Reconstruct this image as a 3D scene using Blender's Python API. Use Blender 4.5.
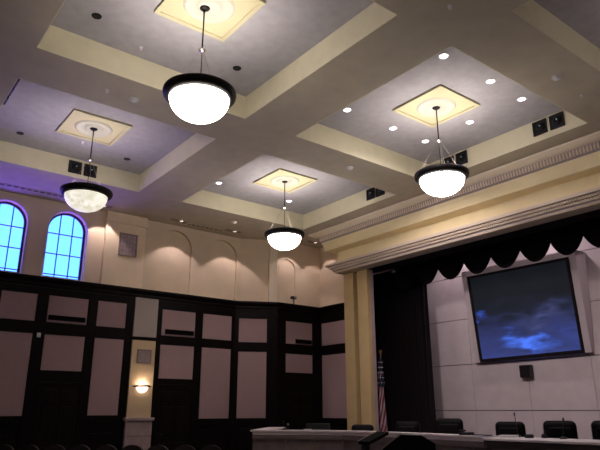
import bpy, bmesh, math, random
from mathutils import Vector, Matrix
random.seed(7)
for o in list(bpy.data.objects): bpy.data.objects.remove(o)
SC = bpy.context.scene
COL = SC.collection
R = math.radians

# ------------------------------------------------------------------ camera
yaw, pit, rol = R(51.95), R(17.44), R(-0.16)
fw = Vector((math.cos(yaw)*math.cos(pit), math.sin(yaw)*math.cos(pit), math.sin(pit)))
rt = Vector((math.sin(yaw), -math.cos(yaw), 0)); up = rt.cross(fw)
r2 = rt*math.cos(rol)+up*math.sin(rol); u2 = up*math.cos(rol)-rt*math.sin(rol)
cd = bpy.data.cameras.new('camera'); cam = bpy.data.objects.new('camera', cd); COL.objects.link(cam)
m = Matrix((r2, u2, -fw)).transposed().to_4x4(); m.translation = Vector((0, 0, 1.65))
cam.matrix_world = m
cd.sensor_width = 36; cd.lens = 588.9/600*36; cd.clip_start = .05; cd.clip_end = 200
SC.camera = cam
# ------------------------------------------------------------------ world, view
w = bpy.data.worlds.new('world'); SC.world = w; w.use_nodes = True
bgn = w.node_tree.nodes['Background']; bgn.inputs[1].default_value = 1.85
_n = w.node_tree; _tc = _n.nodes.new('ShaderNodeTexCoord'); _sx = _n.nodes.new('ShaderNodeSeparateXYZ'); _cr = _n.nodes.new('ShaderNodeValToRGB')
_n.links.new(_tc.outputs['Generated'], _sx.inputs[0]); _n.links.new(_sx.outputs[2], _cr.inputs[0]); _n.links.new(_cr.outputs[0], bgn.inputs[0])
_e = _cr.color_ramp.elements; _e[0].position = 0.0; _e[0].color = (.85, .42, 3.6, 1); _e[1].position = .14; _e[1].color = (.11, .36, 1.7, 1)   # cyan sky; unseen violet low down added to tint soffit and reveals
vs = SC.view_settings; vs.view_transform = 'Standard'; vs.look = 'None'; vs.gamma = 1; vs.exposure = 0.76
vs.use_curve_mapping = False
PEND_UP, PEND_GLOW, DOWN_W, WASH_W = 18.5, 11, 24, 33
LIGHT_COL = (1, .90, .95)

# ------------------------------------------------------------------ materials
def mat(name, col, rough=.7, metal=0, noise=0, scale=20, spec=.4, emit=None, estr=0, bump=0, bscale=60):
    M = bpy.data.materials.new(name); M.use_nodes = True
    nt = M.node_tree; b = nt.nodes['Principled BSDF']
    b.inputs['Base Color'].default_value = (*col, 1); b.inputs['Roughness'].default_value = rough
    b.inputs['Metallic'].default_value = metal; b.inputs['Specular IOR Level'].default_value = spec
    if noise:
        tc = nt.nodes.new('ShaderNodeTexCoord'); n = nt.nodes.new('ShaderNodeTexNoise'); n.inputs['Scale'].default_value = scale
        n.inputs['Detail'].default_value = 4
        cr = nt.nodes.new('ShaderNodeValToRGB'); e = cr.color_ramp.elements
        e[0].position = .3; e[1].position = .7
        e[0].color = (*[c*(1-noise) for c in col], 1); e[1].color = (*[min(1, c*(1+noise)) for c in col], 1)
        nt.links.new(tc.outputs['Object'], n.inputs['Vector']); nt.links.new(n.outputs['Fac'], cr.inputs[0])
        nt.links.new(cr.outputs[0], b.inputs['Base Color'])
    if bump:
        tc = nt.nodes.new('ShaderNodeTexCoord'); n = nt.nodes.new('ShaderNodeTexNoise'); n.inputs['Scale'].default_value = bscale
        bm = nt.nodes.new('ShaderNodeBump'); bm.inputs['Strength'].default_value = bump; bm.inputs['Distance'].default_value = .01
        nt.links.new(tc.outputs['Object'], n.inputs['Vector']); nt.links.new(n.outputs['Fac'], bm.inputs['Height'])
        nt.links.new(bm.outputs[0], b.inputs['Normal'])
    if emit:
        b.inputs['Emission Color'].default_value = (*emit, 1); b.inputs['Emission Strength'].default_value = estr
    return M
def wood(name, c1, c2, scale=3, rough=.45):
    M = mat(name, c1, rough, spec=.08); nt = M.node_tree; b = nt.nodes['Principled BSDF']
    tc = nt.nodes.new('ShaderNodeTexCoord'); mp = nt.nodes.new('ShaderNodeMapping'); mp.inputs['Scale'].default_value = (8, 8, .6)
    n = nt.nodes.new('ShaderNodeTexNoise'); n.inputs['Scale'].default_value = scale; n.inputs['Detail'].default_value = 6
    cr = nt.nodes.new('ShaderNodeValToRGB'); e = cr.color_ramp.elements
    e[0].position = .35; e[1].position = .65; e[0].color = (*c1, 1); e[1].color = (*c2, 1)
    nt.links.new(tc.outputs['Object'], mp.inputs[0]); nt.links.new(mp.outputs[0], n.inputs['Vector'])
    nt.links.new(n.outputs['Fac'], cr.inputs[0]); nt.links.new(cr.outputs[0], b.inputs['Base Color'])
    return M
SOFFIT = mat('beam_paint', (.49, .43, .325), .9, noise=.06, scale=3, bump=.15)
COFFER = mat('coffer_cream_paint', (.66, .61, .44), .85, noise=.04, scale=4)
CEILW = mat('coffer_white_plaster', (.385, .365, .385), .95, noise=.07, scale=6, bump=.3, bscale=40)
WALLU = mat('upper_wall_plaster', (.67, .53, .385), .9, noise=.05, scale=2, bump=.15)
YEL = mat('ochre_plaster', (.47, .335, .165), .85, noise=.05, scale=3)
ENT = mat('cornice_ochre_paint', (.84, .71, .42), .7, noise=.04, scale=3)
YELP = mat('pilaster_ochre_plaster', (.62, .46, .28), .9, noise=.04, scale=3)
PALE = mat('crown_highlight', (.88, .76, .58), .6)  # lamplight along the cornice top, painted in as a paler colour
TAN = mat('tan_plaster', (.80, .64, .45), .9, noise=.04, scale=3)
YEL2 = mat('medallion_yellow', (.54, .49, .31), .8)
CREAM = mat('moulding_cream', (.74, .61, .47), .7)
LAV = mat('mauve_recess_shade', (.40, .33, .32), .8)  # mauve bands, with the shadow lines of the recesses painted in
DWOOD = wood('dark_stained_wood', (.004, .0022, .0024), (.007, .0036, .0038))
DOORW = wood('door_dark_wood', (.006, .0035, .0035), (.011, .006, .006))
FAB = mat('mauve_acoustic_fabric', (.36, .24, .245), .95, noise=.12, scale=60, spec=.1)
GREYP = mat('grey_cream_plaster', (.40, .33, .29), .9, noise=.04)
STONE = mat('mauve_limestone', (.36, .26, .26), .8, noise=.1, scale=8)
DSTONE = mat('desk_front_stone', (.15, .113, .105), .7, noise=.18, scale=5)
DTOP = mat('desk_top_stone', (.80, .70, .70), .4)
DBAND = mat('desk_band_wood', (.17, .125, .115), .6, noise=.1)
BWALL = mat('stage_wall_panels', (.40, .33, .335), .85, noise=.05, scale=3)
SEAM = mat('panel_joint_dark', (.10, .065, .065), .9)
CURT = mat('black_velvet', (.010, .007, .008), .95, spec=.1)
BLACK = mat('black_plastic', (.009, .008, .010), .5)
BMET = mat('blackened_bronze', (.012, .009, .009), .45, metal=.3, spec=.2)
LEATH = mat('black_leather', (.004, .0035, .0035), .55, spec=.12)
SEATF = mat('brown_seat_fabric', (.022, .015, .014), .8, noise=.15)
CHROME = mat('polished_metal', (.7, .68, .66), .2, metal=1)
WHITE = mat('white_plastic', (.75, .72, .72), .5)
PAPER = mat('paper', (.65, .60, .62), .8)
CARPET = mat('carpet', (.07, .05, .05), 1, noise=.2, scale=30, spec=.05)
BRASS = mat('gold_finish', (.75, .55, .2), .3, metal=1)
CHAINM = mat('pale_bronze', (.3, .25, .22), .4, metal=.5)
GRILLE = mat('bronze_grille', (.28, .20, .18), .6)
WFRAME = mat('window_frame_paint', (.03, .03, .12), .5)
REVEAL = mat('window_reveal_plaster', (.62, .5, .5), .8)
GREEN = mat('dark_green_plastic', (.005, .012, .008), .4)
LENS = mat('lamp_lens', (.2, .3, .35), .3, emit=(.6, .85, 1), estr=.05)
MATTE = mat('matte_black_laminate', (.0035, .003, .003), .8, spec=.08)
BULB = mat('downlight_lens', (1, 1, 1), .3, emit=(1, .88, 1), estr=6)
WLENS = mat('washer_lens', (.9, .85, .8), .3, emit=(1, .85, .85), estr=.55)
DEADB = mat('unlit_lens', (.25, .22, .25), .3)
def bowlmat(name, strength, veins):
    M = mat(name, (.8, .75, .7), .35); nt = M.node_tree; b = nt.nodes['Principled BSDF']
    tc = nt.nodes.new('ShaderNodeTexCoord'); n = nt.nodes.new('ShaderNodeTexNoise'); n.inputs['Scale'].default_value = 6
    n.inputs['Detail'].default_value = 5; n.inputs['Distortion'].default_value = 1.5
    cr = nt.nodes.new('ShaderNodeValToRGB'); e = cr.color_ramp.elements
    e[0].position = .4; e[1].position = .62
    e[0].color = (*veins, 1); e[1].color = (1, .95, .86, 1)
    nt.links.new(tc.outputs['Object'], n.inputs['Vector']); nt.links.new(n.outputs['Fac'], cr.inputs[0])
    nt.links.new(cr.outputs[0], b.inputs['Emission Color']); b.inputs['Emission Strength'].default_value = strength
    return M
BOWL = bowlmat('glowing_alabaster', PEND_GLOW, (.93, .86, .80))
BOWLD = bowlmat('dimmer_alabaster', .58, (.70, .66, .50))
SCON = mat('sconce_glass', (1, .95, .9), .4, emit=(1, .78, .68), estr=3.5)
def glassmat():
    M = bpy.data.materials.new('clear_glass'); M.use_nodes = True; nt = M.node_tree; nt.nodes.clear()
    o = nt.nodes.new('ShaderNodeOutputMaterial'); t = nt.nodes.new('ShaderNodeBsdfTransparent'); g = nt.nodes.new('ShaderNodeBsdfGlossy')
    g.inputs['Roughness'].default_value = .02; x = nt.nodes.new('ShaderNodeMixShader'); x.inputs[0].default_value = .05
    t.inputs[0].default_value = (.96, .99, 1, 1)
    nt.links.new(t.outputs[0], x.inputs[1]); nt.links.new(g.outputs[0], x.inputs[2]); nt.links.new(x.outputs[0], o.inputs[0])
    return M
GLASS = glassmat()
def screenmat():
    M = mat('projected_blue_clouds', (.006, .006, .007), .5, spec=.12); nt = M.node_tree; b = nt.nodes['Principled BSDF']
    L = nt.links.new; N = nt.nodes.new
    tc = N('ShaderNodeTexCoord'); sx = N('ShaderNodeSeparateXYZ'); L(tc.outputs['Generated'], sx.inputs[0])
    n = N('ShaderNodeTexNoise'); n.inputs['Scale'].default_value = 4.5; n.inputs['Detail'].default_value = 7
    mp = N('ShaderNodeMapping'); mp.inputs['Scale'].default_value = (1, .9, 2.2); mp.inputs['Location'].default_value = (.3, 1.7, .4)
    L(tc.outputs['Generated'], mp.inputs[0]); L(mp.outputs[0], n.inputs['Vector'])
    # vertical ramp: black cloud above, blue below
    a = N('ShaderNodeMath'); a.operation = 'MULTIPLY_ADD'; L(n.outputs['Fac'], a.inputs[0]); a.inputs[1].default_value = .55; L(sx.outputs[2], a.inputs[2])
    cr = N('ShaderNodeValToRGB'); e = cr.color_ramp.elements
    e[0].position = .22; e[0].color = (.024, .034, .13, 1)
    e[1].position = 1.0; e[1].color = (.004, .005, .007, 1)
    k = e.new(.5); k.color = (.016, .021, .075, 1); k = e.new(.78); k.color = (.006, .008, .016, 1)
    L(a.outputs[0], cr.inputs[0])
    nc = N('ShaderNodeVectorMath'); nc.operation = 'SUBTRACT'; nc.inputs[1].default_value = (.5, .5, .5); L(n.outputs['Color'], nc.inputs[0])
    ns = N('ShaderNodeVectorMath'); ns.operation = 'SCALE'; ns.inputs['Scale'].default_value = .55; L(nc.outputs[0], ns.inputs[0])
    wp = N('ShaderNodeVectorMath'); wp.operation = 'ADD'; L(tc.outputs['Generated'], wp.inputs[0]); L(ns.outputs[0], wp.inputs[1])
    def blob(cy, cz, ry, rz, col, power):
        c = N('ShaderNodeMapping'); c.vector_type = 'POINT'
        c.inputs['Location'].default_value = (0, -cy/ry, -cz/rz); c.inputs['Scale'].default_value = (0, 1/ry, 1/rz)
        L(wp.outputs[0], c.inputs[0])
        g = N('ShaderNodeTexGradient'); g.gradient_type = 'QUADRATIC_SPHERE'; L(c.outputs[0], g.inputs[0])
        m1 = N('ShaderNodeMath'); m1.operation = 'MULTIPLY'; L(g.outputs['Fac'], m1.inputs[0]); L(n.outputs['Fac'], m1.inputs[1])
        m2 = N('ShaderNodeMath'); m2.operation = 'MULTIPLY'; L(m1.outputs[0], m2.inputs[0]); m2.inputs[1].default_value = power
        mx = N('ShaderNodeMix'); mx.data_type = 'RGBA'; mx.blend_type = 'MIX'
        mx.inputs['B'].default_value = (*col, 1); L(m2.outputs[0], mx.inputs['Factor']); return mx
    prev = cr.outputs[0]
    for args in [(.50, .17, .30, .17, (.045, .12, .60), 2.9), (.94, .52, .09, .10, (.03, .07, .40), 1.4), (.30, .42, .40, .20, (.055, .065, .19), 1.1), (.12, .22, .22, .25, (.03, .045, .2), 1)]:
        mx = blob(*args); L(prev, mx.inputs['A']); prev = mx.outputs['Result']
    L(prev, b.inputs['Emission Color']); b.inputs['Emission Strength'].default_value = 1.0
    return M
SCREEN = screenmat()
def flagmat():
    M = mat('striped_flag_cloth', (.4, .05, .06), .8); nt = M.node_tree; b = nt.nodes['Principled BSDF']; L = nt.links.new; N = nt.nodes.new
    uv = N('ShaderNodeUVMap'); s = N('ShaderNodeSeparateXYZ'); L(uv.outputs[0], s.inputs[0])
    a = N('ShaderNodeMath'); a.operation = 'MULTIPLY'; a.inputs[1].default_value = 3.5; L(s.outputs[0], a.inputs[0])
    f = N('ShaderNodeMath'); f.operation = 'FRACT'; L(a.outputs[0], f.inputs[0])
    g = N('ShaderNodeMath'); g.operation = 'GREATER_THAN'; g.inputs[1].default_value = .5; L(f.outputs[0], g.inputs[0])
    mx = N('ShaderNodeMix'); mx.data_type = 'RGBA'; L(g.outputs[0], mx.inputs['Factor'])
    mx.inputs['A'].default_value = (.14, .012, .02, 1); mx.inputs['B'].default_value = (.28, .22, .25, 1); L(mx.outputs['Result'], b.inputs['Base Color'])
    return M
FLAG = flagmat()
CANTON = mat('navy_flag_cloth', (.006, .008, .022), .8)
STARW = mat('white_star_cloth', (.7, .68, .7), .8)

# ------------------------------------------------------------------ mesh helpers
class MB:
    def __init__(s): s.bm = bmesh.new(); s.mi = 0
    def box(s, x0, x1, y0, y1, z0, z1, bev=0, mi=None):
        if mi is None: mi = s.mi
        t = bmesh.new(); bmesh.ops.create_cube(t, size=1)
        for v in t.verts: v.co = Vector(((x0+x1)/2+v.co.x*(x1-x0), (y0+y1)/2+v.co.y*(y1-y0), (z0+z1)/2+v.co.z*(z1-z0)))
        if bev: bmesh.ops.bevel(t, geom=t.edges[:], offset=bev, segments=3 if bev > .03 else 2, affect='EDGES', profile=.5)
        s.add(t, mi); return s
    def add(s, t, mi=0, M=None):
        if M: bmesh.ops.transform(t, matrix=M, verts=t.verts)
        mp = {v: s.bm.verts.new(v.co) for v in t.verts}
        for f in t.faces:
            try:
                nf = s.bm.faces.new([mp[v] for v in f.verts]); nf.material_index = mi; nf.smooth = f.smooth
            except ValueError: pass
        t.free(); return s
    def prism(s, pts, axis, a, b, mi=0):       # polygon extruded along an axis
        def P(p, q): return {'x': (q, p[0], p[1]), 'y': (p[0], q, p[1]), 'z': (p[0], p[1], q)}[axis]
        t = bmesh.new(); A = [t.verts.new(P(p, a)) for p in pts]; B = [t.verts.new(P(p, b)) for p in pts]
        t.faces.new(A); t.faces.new(B[::-1]); n = len(pts)
        for i in range(n): t.faces.new((A[i], B[i], B[(i+1) % n], A[(i+1) % n]))
        bmesh.ops.recalc_face_normals(t, faces=t.faces); s.add(t, mi); return s
    def lathe(s, prof, seg=40, mi=0, center=(0, 0, 0), smooth=True, half=False):
        t = bmesh.new(); rings = []
        n = seg+1 if half else seg; ang = math.pi if half else 2*math.pi
        for (r, z) in prof:
            rings.append([t.verts.new((center[0]+r*math.cos(ang*i/seg), center[1]+r*math.sin(ang*i/seg), center[2]+z)) for i in range(n)])
        for a, b in zip(rings, rings[1:]):
            for i in range(seg):
                j = i+1 if half else (i+1) % seg
                f = t.faces.new((a[i], a[j], b[j], b[i])); f.smooth = smooth
        bmesh.ops.remove_doubles(t, verts=t.verts, dist=1e-5); bmesh.ops.recalc_face_normals(t, faces=t.faces)
        s.add(t, mi); return s
    def tube(s, pts, r, seg=8, mi=0):
        pts = [Vector(p) for p in pts]; t = bmesh.new(); rings = []
        for i, p in enumerate(pts):
            d = (pts[min(i+1, len(pts)-1)]-pts[max(i-1, 0)]).normalized()
            a = d.cross(Vector((0, 0, 1)) if abs(d.z) < .9 else Vector((1, 0, 0))).normalized(); b = d.cross(a)
            rings.append([t.verts.new(p+r*(a*math.cos(2*math.pi*k/seg)+b*math.sin(2*math.pi*k/seg))) for k in range(seg)])
        for A, B in zip(rings, rings[1:]):
            for k in range(seg): f = t.faces.new((A[k], A[(k+1) % seg], B[(k+1) % seg], B[k])); f.smooth = True
        t.faces.new(rings[0][::-1]); t.faces.new(rings[-1]); s.add(t, mi); return s
    def sphere(s, c, r, mi=0):
        t = bmesh.new(); bmesh.ops.create_uvsphere(t, u_segments=14, v_segments=8, radius=r)
        for f in t.faces: f.smooth = True
        s.add(t, mi, Matrix.Translation(c)); return s
    def build(s, name, mats, parent=None, M=None, **props):
        if M: bmesh.ops.transform(s.bm, matrix=M, verts=s.bm.verts)
        me = bpy.data.meshes.new(name); s.bm.to_mesh(me); s.bm.free()
        for k in (mats if isinstance(mats, (list, tuple)) else [mats]): me.materials.append(k)
        o = bpy.data.objects.new(name, me); COL.objects.link(o)
        if parent: o.parent = parent
        for k, v in props.items(): o[k] = v
        return o
def empty(name, loc, rz, label, cat, group=None):
    o = bpy.data.objects.new(name, None); COL.objects.link(o); o.location = loc; o.rotation_euler = (0, 0, rz); o.empty_display_size = .1
    o['label'] = label; o['category'] = cat
    if group: o['group'] = group
    return o
def thing(o, label, cat, group=None):
    o['label'] = label; o['category'] = cat
    if group: o['group'] = group
    return o
def dup(root, loc, rz, label, group=None):
    c = root.copy(); COL.objects.link(c); c.location = loc; c.rotation_euler = (0, 0, rz); c['label'] = label
    if group: c['group'] = group
    def rec(a, b):
        for ch in a.children:
            d = ch.copy(); COL.objects.link(d); d.parent = b; rec(ch, d)
    rec(root, c); return c
def structure(o): o['kind'] = 'structure'; return o
def frame(o, d):                       # wall frame: local (s, n, z) -> world; n points into the room
    d = Vector((d[0], d[1], 0)).normalized(); n = Vector((d.y, -d.x, 0))
    M = Matrix.Identity(4)
    M.col[0][:3] = d; M.col[1][:3] = n; M.col[2][:3] = (0, 0, 1); M.col[3][:3] = (o[0], o[1], 0); return M
def archpts(x0, x1, z0, ztop, n=20, spring=None):
    r = (x1-x0)/2; cx = (x0+x1)/2; zs = ztop-r if spring is None else spring; h = ztop-zs
    return [(x0, z0), (x1, z0)]+[(cx+r*math.cos(math.pi*i/n), zs+h*math.sin(math.pi*i/n)) for i in range(n+1)]
def holed(outer, holes, n0, n1, mi=0):  # slab in local (s,z) with holes, thickness n0..n1, via a filled curve
    cu = bpy.data.curves.new('tmp', 'CURVE'); cu.dimensions = '2D'; cu.fill_mode = 'BOTH'; cu.extrude = abs(n1-n0)/2
    for poly in [outer]+holes:
        sp = cu.splines.new('POLY'); sp.points.add(len(poly)-1); sp.use_cyclic_u = True
        for p, q in zip(sp.points, poly): p.co = (q[0], q[1], 0, 1)
    ob = bpy.data.objects.new('tmp', cu); COL.objects.link(ob)
    me = bpy.data.meshes.new_from_object(ob); t = bmesh.new(); t.from_mesh(me)
    for v in t.verts: v.co = Vector((v.co.x, (n0+n1)/2+v.co.z, v.co.y))
    for f in t.faces: f.material_index = mi
    bmesh.ops.remove_doubles(t, verts=t.verts, dist=1e-5); bmesh.ops.recalc_face_normals(t, faces=t.faces)
    bpy.data.objects.remove(ob); bpy.data.curves.remove(cu); bpy.data.meshes.remove(me); return t
def light(name, kind, loc, power, col=LIGHT_COL, parent=None, size=.05, spot=None, blend=.3, aim=None):
    l = bpy.data.lights.new(name, kind); l.energy = power; l.color = col
    if kind in ('POINT', 'SPOT'): l.shadow_soft_size = size
    if kind == 'SPOT': l.spot_size = spot; l.spot_blend = blend
    if kind == 'AREA': l.size = size
    o = bpy.data.objects.new(name, l); COL.objects.link(o); o.location = loc
    if aim is not None: o.rotation_euler = Vector(aim).to_track_quat('-Z', 'Y').to_euler()
    if parent: o.parent = parent
    return o

# ------------------------------------------------------------------ room shell
ZS, ZC = 7.05, 7.53
mb = MB(); mb.box(-3.2, 15.4, -3.2, 16.3, -.2, 0); structure(mb.build('floor', CARPET))
XS = [-3.2, 1.66, 5.51, 6.74, 10.96, 15.4]; YS = [-3.2, -.15, 3.70, 4.77, 8.76, 9.88, 13.83, 16.4]
mb = MB()
for i in range(5):
    for j in range(7):
        if i in (1, 3) and j in (1, 3, 5):
            mb.box(XS[i]-.01, XS[i+1]+.01, YS[j]-.01, YS[j+1]+.01, ZC, ZC+.2, mi=2)
            x0, x1, y0, y1 = XS[i], XS[i+1], YS[j], YS[j+1]      # cream faces of the coffer
            for a in ((x0-.01, x0+.003, y0, y1), (x1-.003, x1+.01, y0, y1), (x0+.003, x1-.003, y0-.01, y0+.003), (x0+.003, x1-.003, y1-.003, y1+.01)):
                mb.box(*a, ZS-.001, ZC, mi=1)
        else:
            mb.box(XS[i], XS[i+1], YS[j], YS[j+1], ZS, ZC+.2, mi=0)
structure(mb.build('ceiling', [SOFFIT, COFFER, CEILW]))

FL = frame((0, 15.79), (1, 0)); FD = frame((9.75, 15.79), (1.2, -.59)); FW = frame((10.95, 15.2), (1, 0)); FS = frame((12.75, 15.2), (0, -1))
LD = math.hypot(1.2, .59)
wins = [(.87, 1.9), (2.4, 3.43), (3.95, 4.98)]
WB, WT = 4.99, 6.84
# wall_left: lower solid, upper layer with window openings and arched niches
mb = MB(); mb.box(-3.2, 9.9, -.45, 0, 0, 4.9)
wh = [archpts(a, b, WB, WT, spring=6.33) for a, b in wins]
nh = [archpts(7.1, 8.22, 4.95, 6.9), archpts(8.74, 9.86, 4.95, 6.88)]
mb.add(holed([(-3.2, 4.9), (10.0, 4.9), (10.0, ZS+.01), (-3.2, ZS+.01)], wh+nh, -.22, -.11))
mb.add(holed([(-3.2, 4.9), (10.0, 4.9), (10.0, ZS+.01), (-3.2, ZS+.01)], wh, -.45, -.22))
structure(mb.build('wall_left', WALLU, M=FL))
# diagonal, far and side walls in the corner
mb = MB(); mb.box(-.25, LD+.1, -.5, 0, 0, 4.9); mb.box(.1, LD+.1, -.5, -.2, 4.9, ZS+.01)
structure(mb.build('wall_diagonal', WALLU, M=FD))
mb = MB(); mb.box(-.1, 2.1, -1.1, 0, 0, 4.9)
mb.add(holed([(-.1, 4.9), (2.1, 4.9), (2.1, ZS+.01), (-.1, ZS+.01)], [archpts(.12, .82, 4.95, 6.45)], -.15, -.1)); mb.box(-.1, 2.1, -1.1, -.15, 4.9, ZS+.01)
structure(mb.build('wall_far', WALLU, M=FW))
mb = MB(); mb.box(-.2, 1.95, -.5, 0, 0, 4.9); mb.box(-.2, 1.95, -.5, -.1, 4.9, ZS+.01)
structure(mb.build('wall_side', WALLU, M=FS))
mb = MB(); mb.box(-3.4, -3.0, -3.2, 16.3, 0, ZS+.1); structure(mb.build('wall_back', WALLU))
mb = MB(); mb.box(-3.2, 15.4, -3.4, -3.0, 0, ZS+.1); structure(mb.build('wall_right', WALLU))
# ochre pilaster strips on the upper walls
mb = MB(); mb.box(5.45, 6.62, -.11, .02, 4.93, 6.75); mb.box(5.42, 6.66, -.11, .06, 6.75, 6.82); mb.box(5.45, 6.64, -.11, .03, 6.82, ZS)
structure(mb.build('trim_1', TAN, M=FL))
mb = MB(); mb.box(1.08, 1.34, -.2, .0, 4.93, ZS)
structure(mb.build('trim_2', CREAM, M=FD))

# wainscot: wood framework with the cap moulding, one per wall
def wainscot(num, M, s0, s1, bays, zp, cap0=None, cap1=None):
    zu0, zu1, zl0, zl1 = zp
    mb = MB()
    a = s0; segs = []
    for (b0, b1, kind) in bays:
        if b0 > a: mb.box(a, b0, 0, .05, 0, 4.7, bev=.008)
        a = b1
        if kind == 'pil': continue
        mb.box(b0-.01, b1+.01, 0, .018, 0, 4.7)
        mb.box(b0, b1, 0, .045, zu1, 4.7, bev=.006); mb.box(b0, b1, 0, .045, zl1, zu0, bev=.006)
        if kind == 'panel':
            mb.box(b0, b1, 0, .045, zl0-.16, zl0, bev=.006); mb.box(b0, b1, 0, .045, 0, .2, bev=.006)
            mb.box(b0+.12, b1-.12, 0, .035, .32, zl0-.28, bev=.012)
        else:
            mb.box(b0, b1, 0, .045, 2.30, zl0, bev=.006)
            mb.box(b0-.02, b1+.02, 0, .06, 2.26, 2.34, bev=.01)
    if a < s1: mb.box(a, s1, 0, .05, 0, 4.7, bev=.008)
    c0 = s0 if cap0 is None else cap0; c1 = s1 if cap1 is None else cap1
    mb.prism([(-.12, 4.66), (.07, 4.66), (.07, 4.70), (.085, 4.72), (.085, 4.78), (.13, 4.83), (.16, 4.86), (.16, 4.92), (-.12, 4.94)], 'x', c0, c1)
    structure(mb.build('trim_%d' % num, DWOOD, M=M))
ZL = (3.79, 4.49, 1.52, 3.50); ZR = (3.65, 4.40, 1.41, 3.38)
doorL = (3.79, 4.49, 2.60, 3.50); doorR = (3.65, 4.38, 2.76, 3.36)
bays_left = [(.2, 1.2, 'panel'), (1.45, 2.77, 'panel'), (3.02, 3.88, 'panel'), (4.15, 5.18, 'door'), (5.42, 6.24, 'panel'), (6.45, 7.13, 'pil'), (7.30, 8.38, 'door'), (8.62, 9.64, 'panel')]
# the left wall mixes doors and tall panels, so its rails are laid bay by bay
def wains_left():
    mb = MB(); a = -3.0
    for (b0, b1, kind) in bays_left:
        right = b0 > 7.2; zt, zu, zm, zd, zp = (4.44, 3.68, 3.44, 2.49, 1.41) if right else (4.49, 3.79, 3.50, 2.60, 1.52)
        mb.box(a, b0, 0, .05, 0, 4.7, bev=.008); a = b1
        if kind == 'pil': mb.box(b0, b1, .0, .05, 3.50, 3.60, bev=.008); continue
        mb.box(b0-.01, b1+.01, 0, .018, 0, 4.7)
        mb.box(b0, b1, 0, .045, zt, 4.7, bev=.006); mb.box(b0, b1, 0, .045, zm, zu, bev=.006)
        if kind == 'panel':
            mb.box(b0, b1, 0, .045, zp-.18, zp, bev=.006); mb.box(b0, b1, 0, .045, 0, .2, bev=.006)
            mb.box(b0+.12, b1-.12, 0, .035, .32, 1.1, bev=.012)
        else:
            mb.box(b0, b1, 0, .045, 2.30, zd, bev=.006); mb.box(b0-.02, b1+.02, 0, .06, 2.26, 2.34, bev=.01)
    mb.box(a, 9.76, 0, .05, 0, 4.7, bev=.008)
    mb.prism([(-.12, 4.66), (.07, 4.66), (.07, 4.70), (.085, 4.72), (.085, 4.78), (.13, 4.83), (.16, 4.86), (.16, 4.92), (-.12, 4.94)], 'x', -3.0, 9.78)
    structure(mb.build('trim_3', DWOOD, M=FL))
wains_left()
wainscot(4, FD, -.02, LD+.02, [(.13, 1.03, 'panel')], ZR, -.05, LD+.03)
wainscot(5, FW, -.02, 1.82, [(.33, 1.43, 'door')], (3.65, 4.38, 2.76, 3.36), -.02, 1.78)
wainscot(6, FS, .0, 1.9, [(.09, 1.27, 'panel')], ZR, -.02, 1.9)

# pilaster in the left wainscot
mb = MB(); mb.box(6.45, 7.13, 0, .10, 3.60, 4.68); structure(mb.build('trim_7', GREYP, M=FL))
mb = MB(); mb.box(6.45, 7.13, 0, .10, 1.46, 3.50); structure(mb.build('trim_8', YELP, M=FL))
mb = MB(); mb.box(6.43, 7.17, 0, .14, 0, .98, bev=.01); mb.box(6.43, 7.17, 0, .14, 1.0, 1.38, bev=.01); mb.box(6.44, 7.16, 0, .13, .97, 1.01)
mb.box(6.38, 7.21, 0, .19, 1.38, 1.47, bev=.015); structure(mb.build('trim_9', STONE, M=FL))

# fabric panels
def fabric(M, s0, s1, z0, z1, label):
    mb = MB(); mb.box(s0+.012, s1-.012, .014, .034, z0+.012, z1-.012, bev=.006)
    thing(mb.build('fabric_panel', FAB, M=M), label, 'wall panel', 'mauve fabric panels in the wood wainscot')
FP = [
 (FL, 1.45, 2.77, 3.79, 4.49, 'upper mauve fabric wall panel cut off by the left frame edge'),
 (FL, 3.02, 3.88, 3.79, 4.49, 'short upper mauve fabric panel under the far left arched window'),
 (FL, 3.02, 3.88, 1.52, 3.50, 'tall mauve fabric panel left of the leftmost dark door'),
 (FL, 4.15, 5.18, 3.79, 4.49, 'upper mauve fabric panel with dark slot, under the right arched window'),
 (FL, 4.15, 5.18, 2.60, 3.50, 'nearly square mauve fabric panel directly above the leftmost dark door'),
 (FL, 5.42, 6.24, 3.79, 4.49, 'short upper mauve fabric panel left of the ochre pilaster'),
 (FL, 5.42, 6.24, 1.52, 3.50, 'tall mauve fabric panel left of the pilaster with the lit sconce'),
 (FL, 7.30, 8.38, 3.68, 4.44, 'upper mauve fabric panel with dark slot, right of the pilaster'),
 (FL, 7.30, 8.38, 2.49, 3.44, 'square mauve fabric panel above the dark door right of the sconce'),
 (FL, 8.62, 9.64, 3.68, 4.44, 'short upper mauve fabric panel second right of the pilaster'),
 (FL, 8.62, 9.64, 1.41, 3.44, 'tall mauve fabric panel between the door by the sconce and the slanted wall'),
 (FD, .13, 1.03, 3.65, 4.40, 'short upper mauve fabric panel on the slanted corner wall'),
 (FD, .13, 1.03, 1.41, 3.38, 'tall mauve fabric panel on the slanted corner wall'),
 (FW, .33, 1.43, 3.65, 4.38, 'upper mauve fabric panel with dark slot nearest the yellow stage columns'),
 (FW, .33, 1.43, 2.76, 3.36, 'low wide mauve fabric panel above the corner door near the stage'),
 (FS, .09, 1.27, 3.65, 4.40, 'short upper mauve fabric panel next to the yellow stage column'),
 (FS, .09, 1.27, 1.36, 3.36, 'tall mauve fabric panel next to the yellow stage column')]
for a in FP: fabric(*a)
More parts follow.
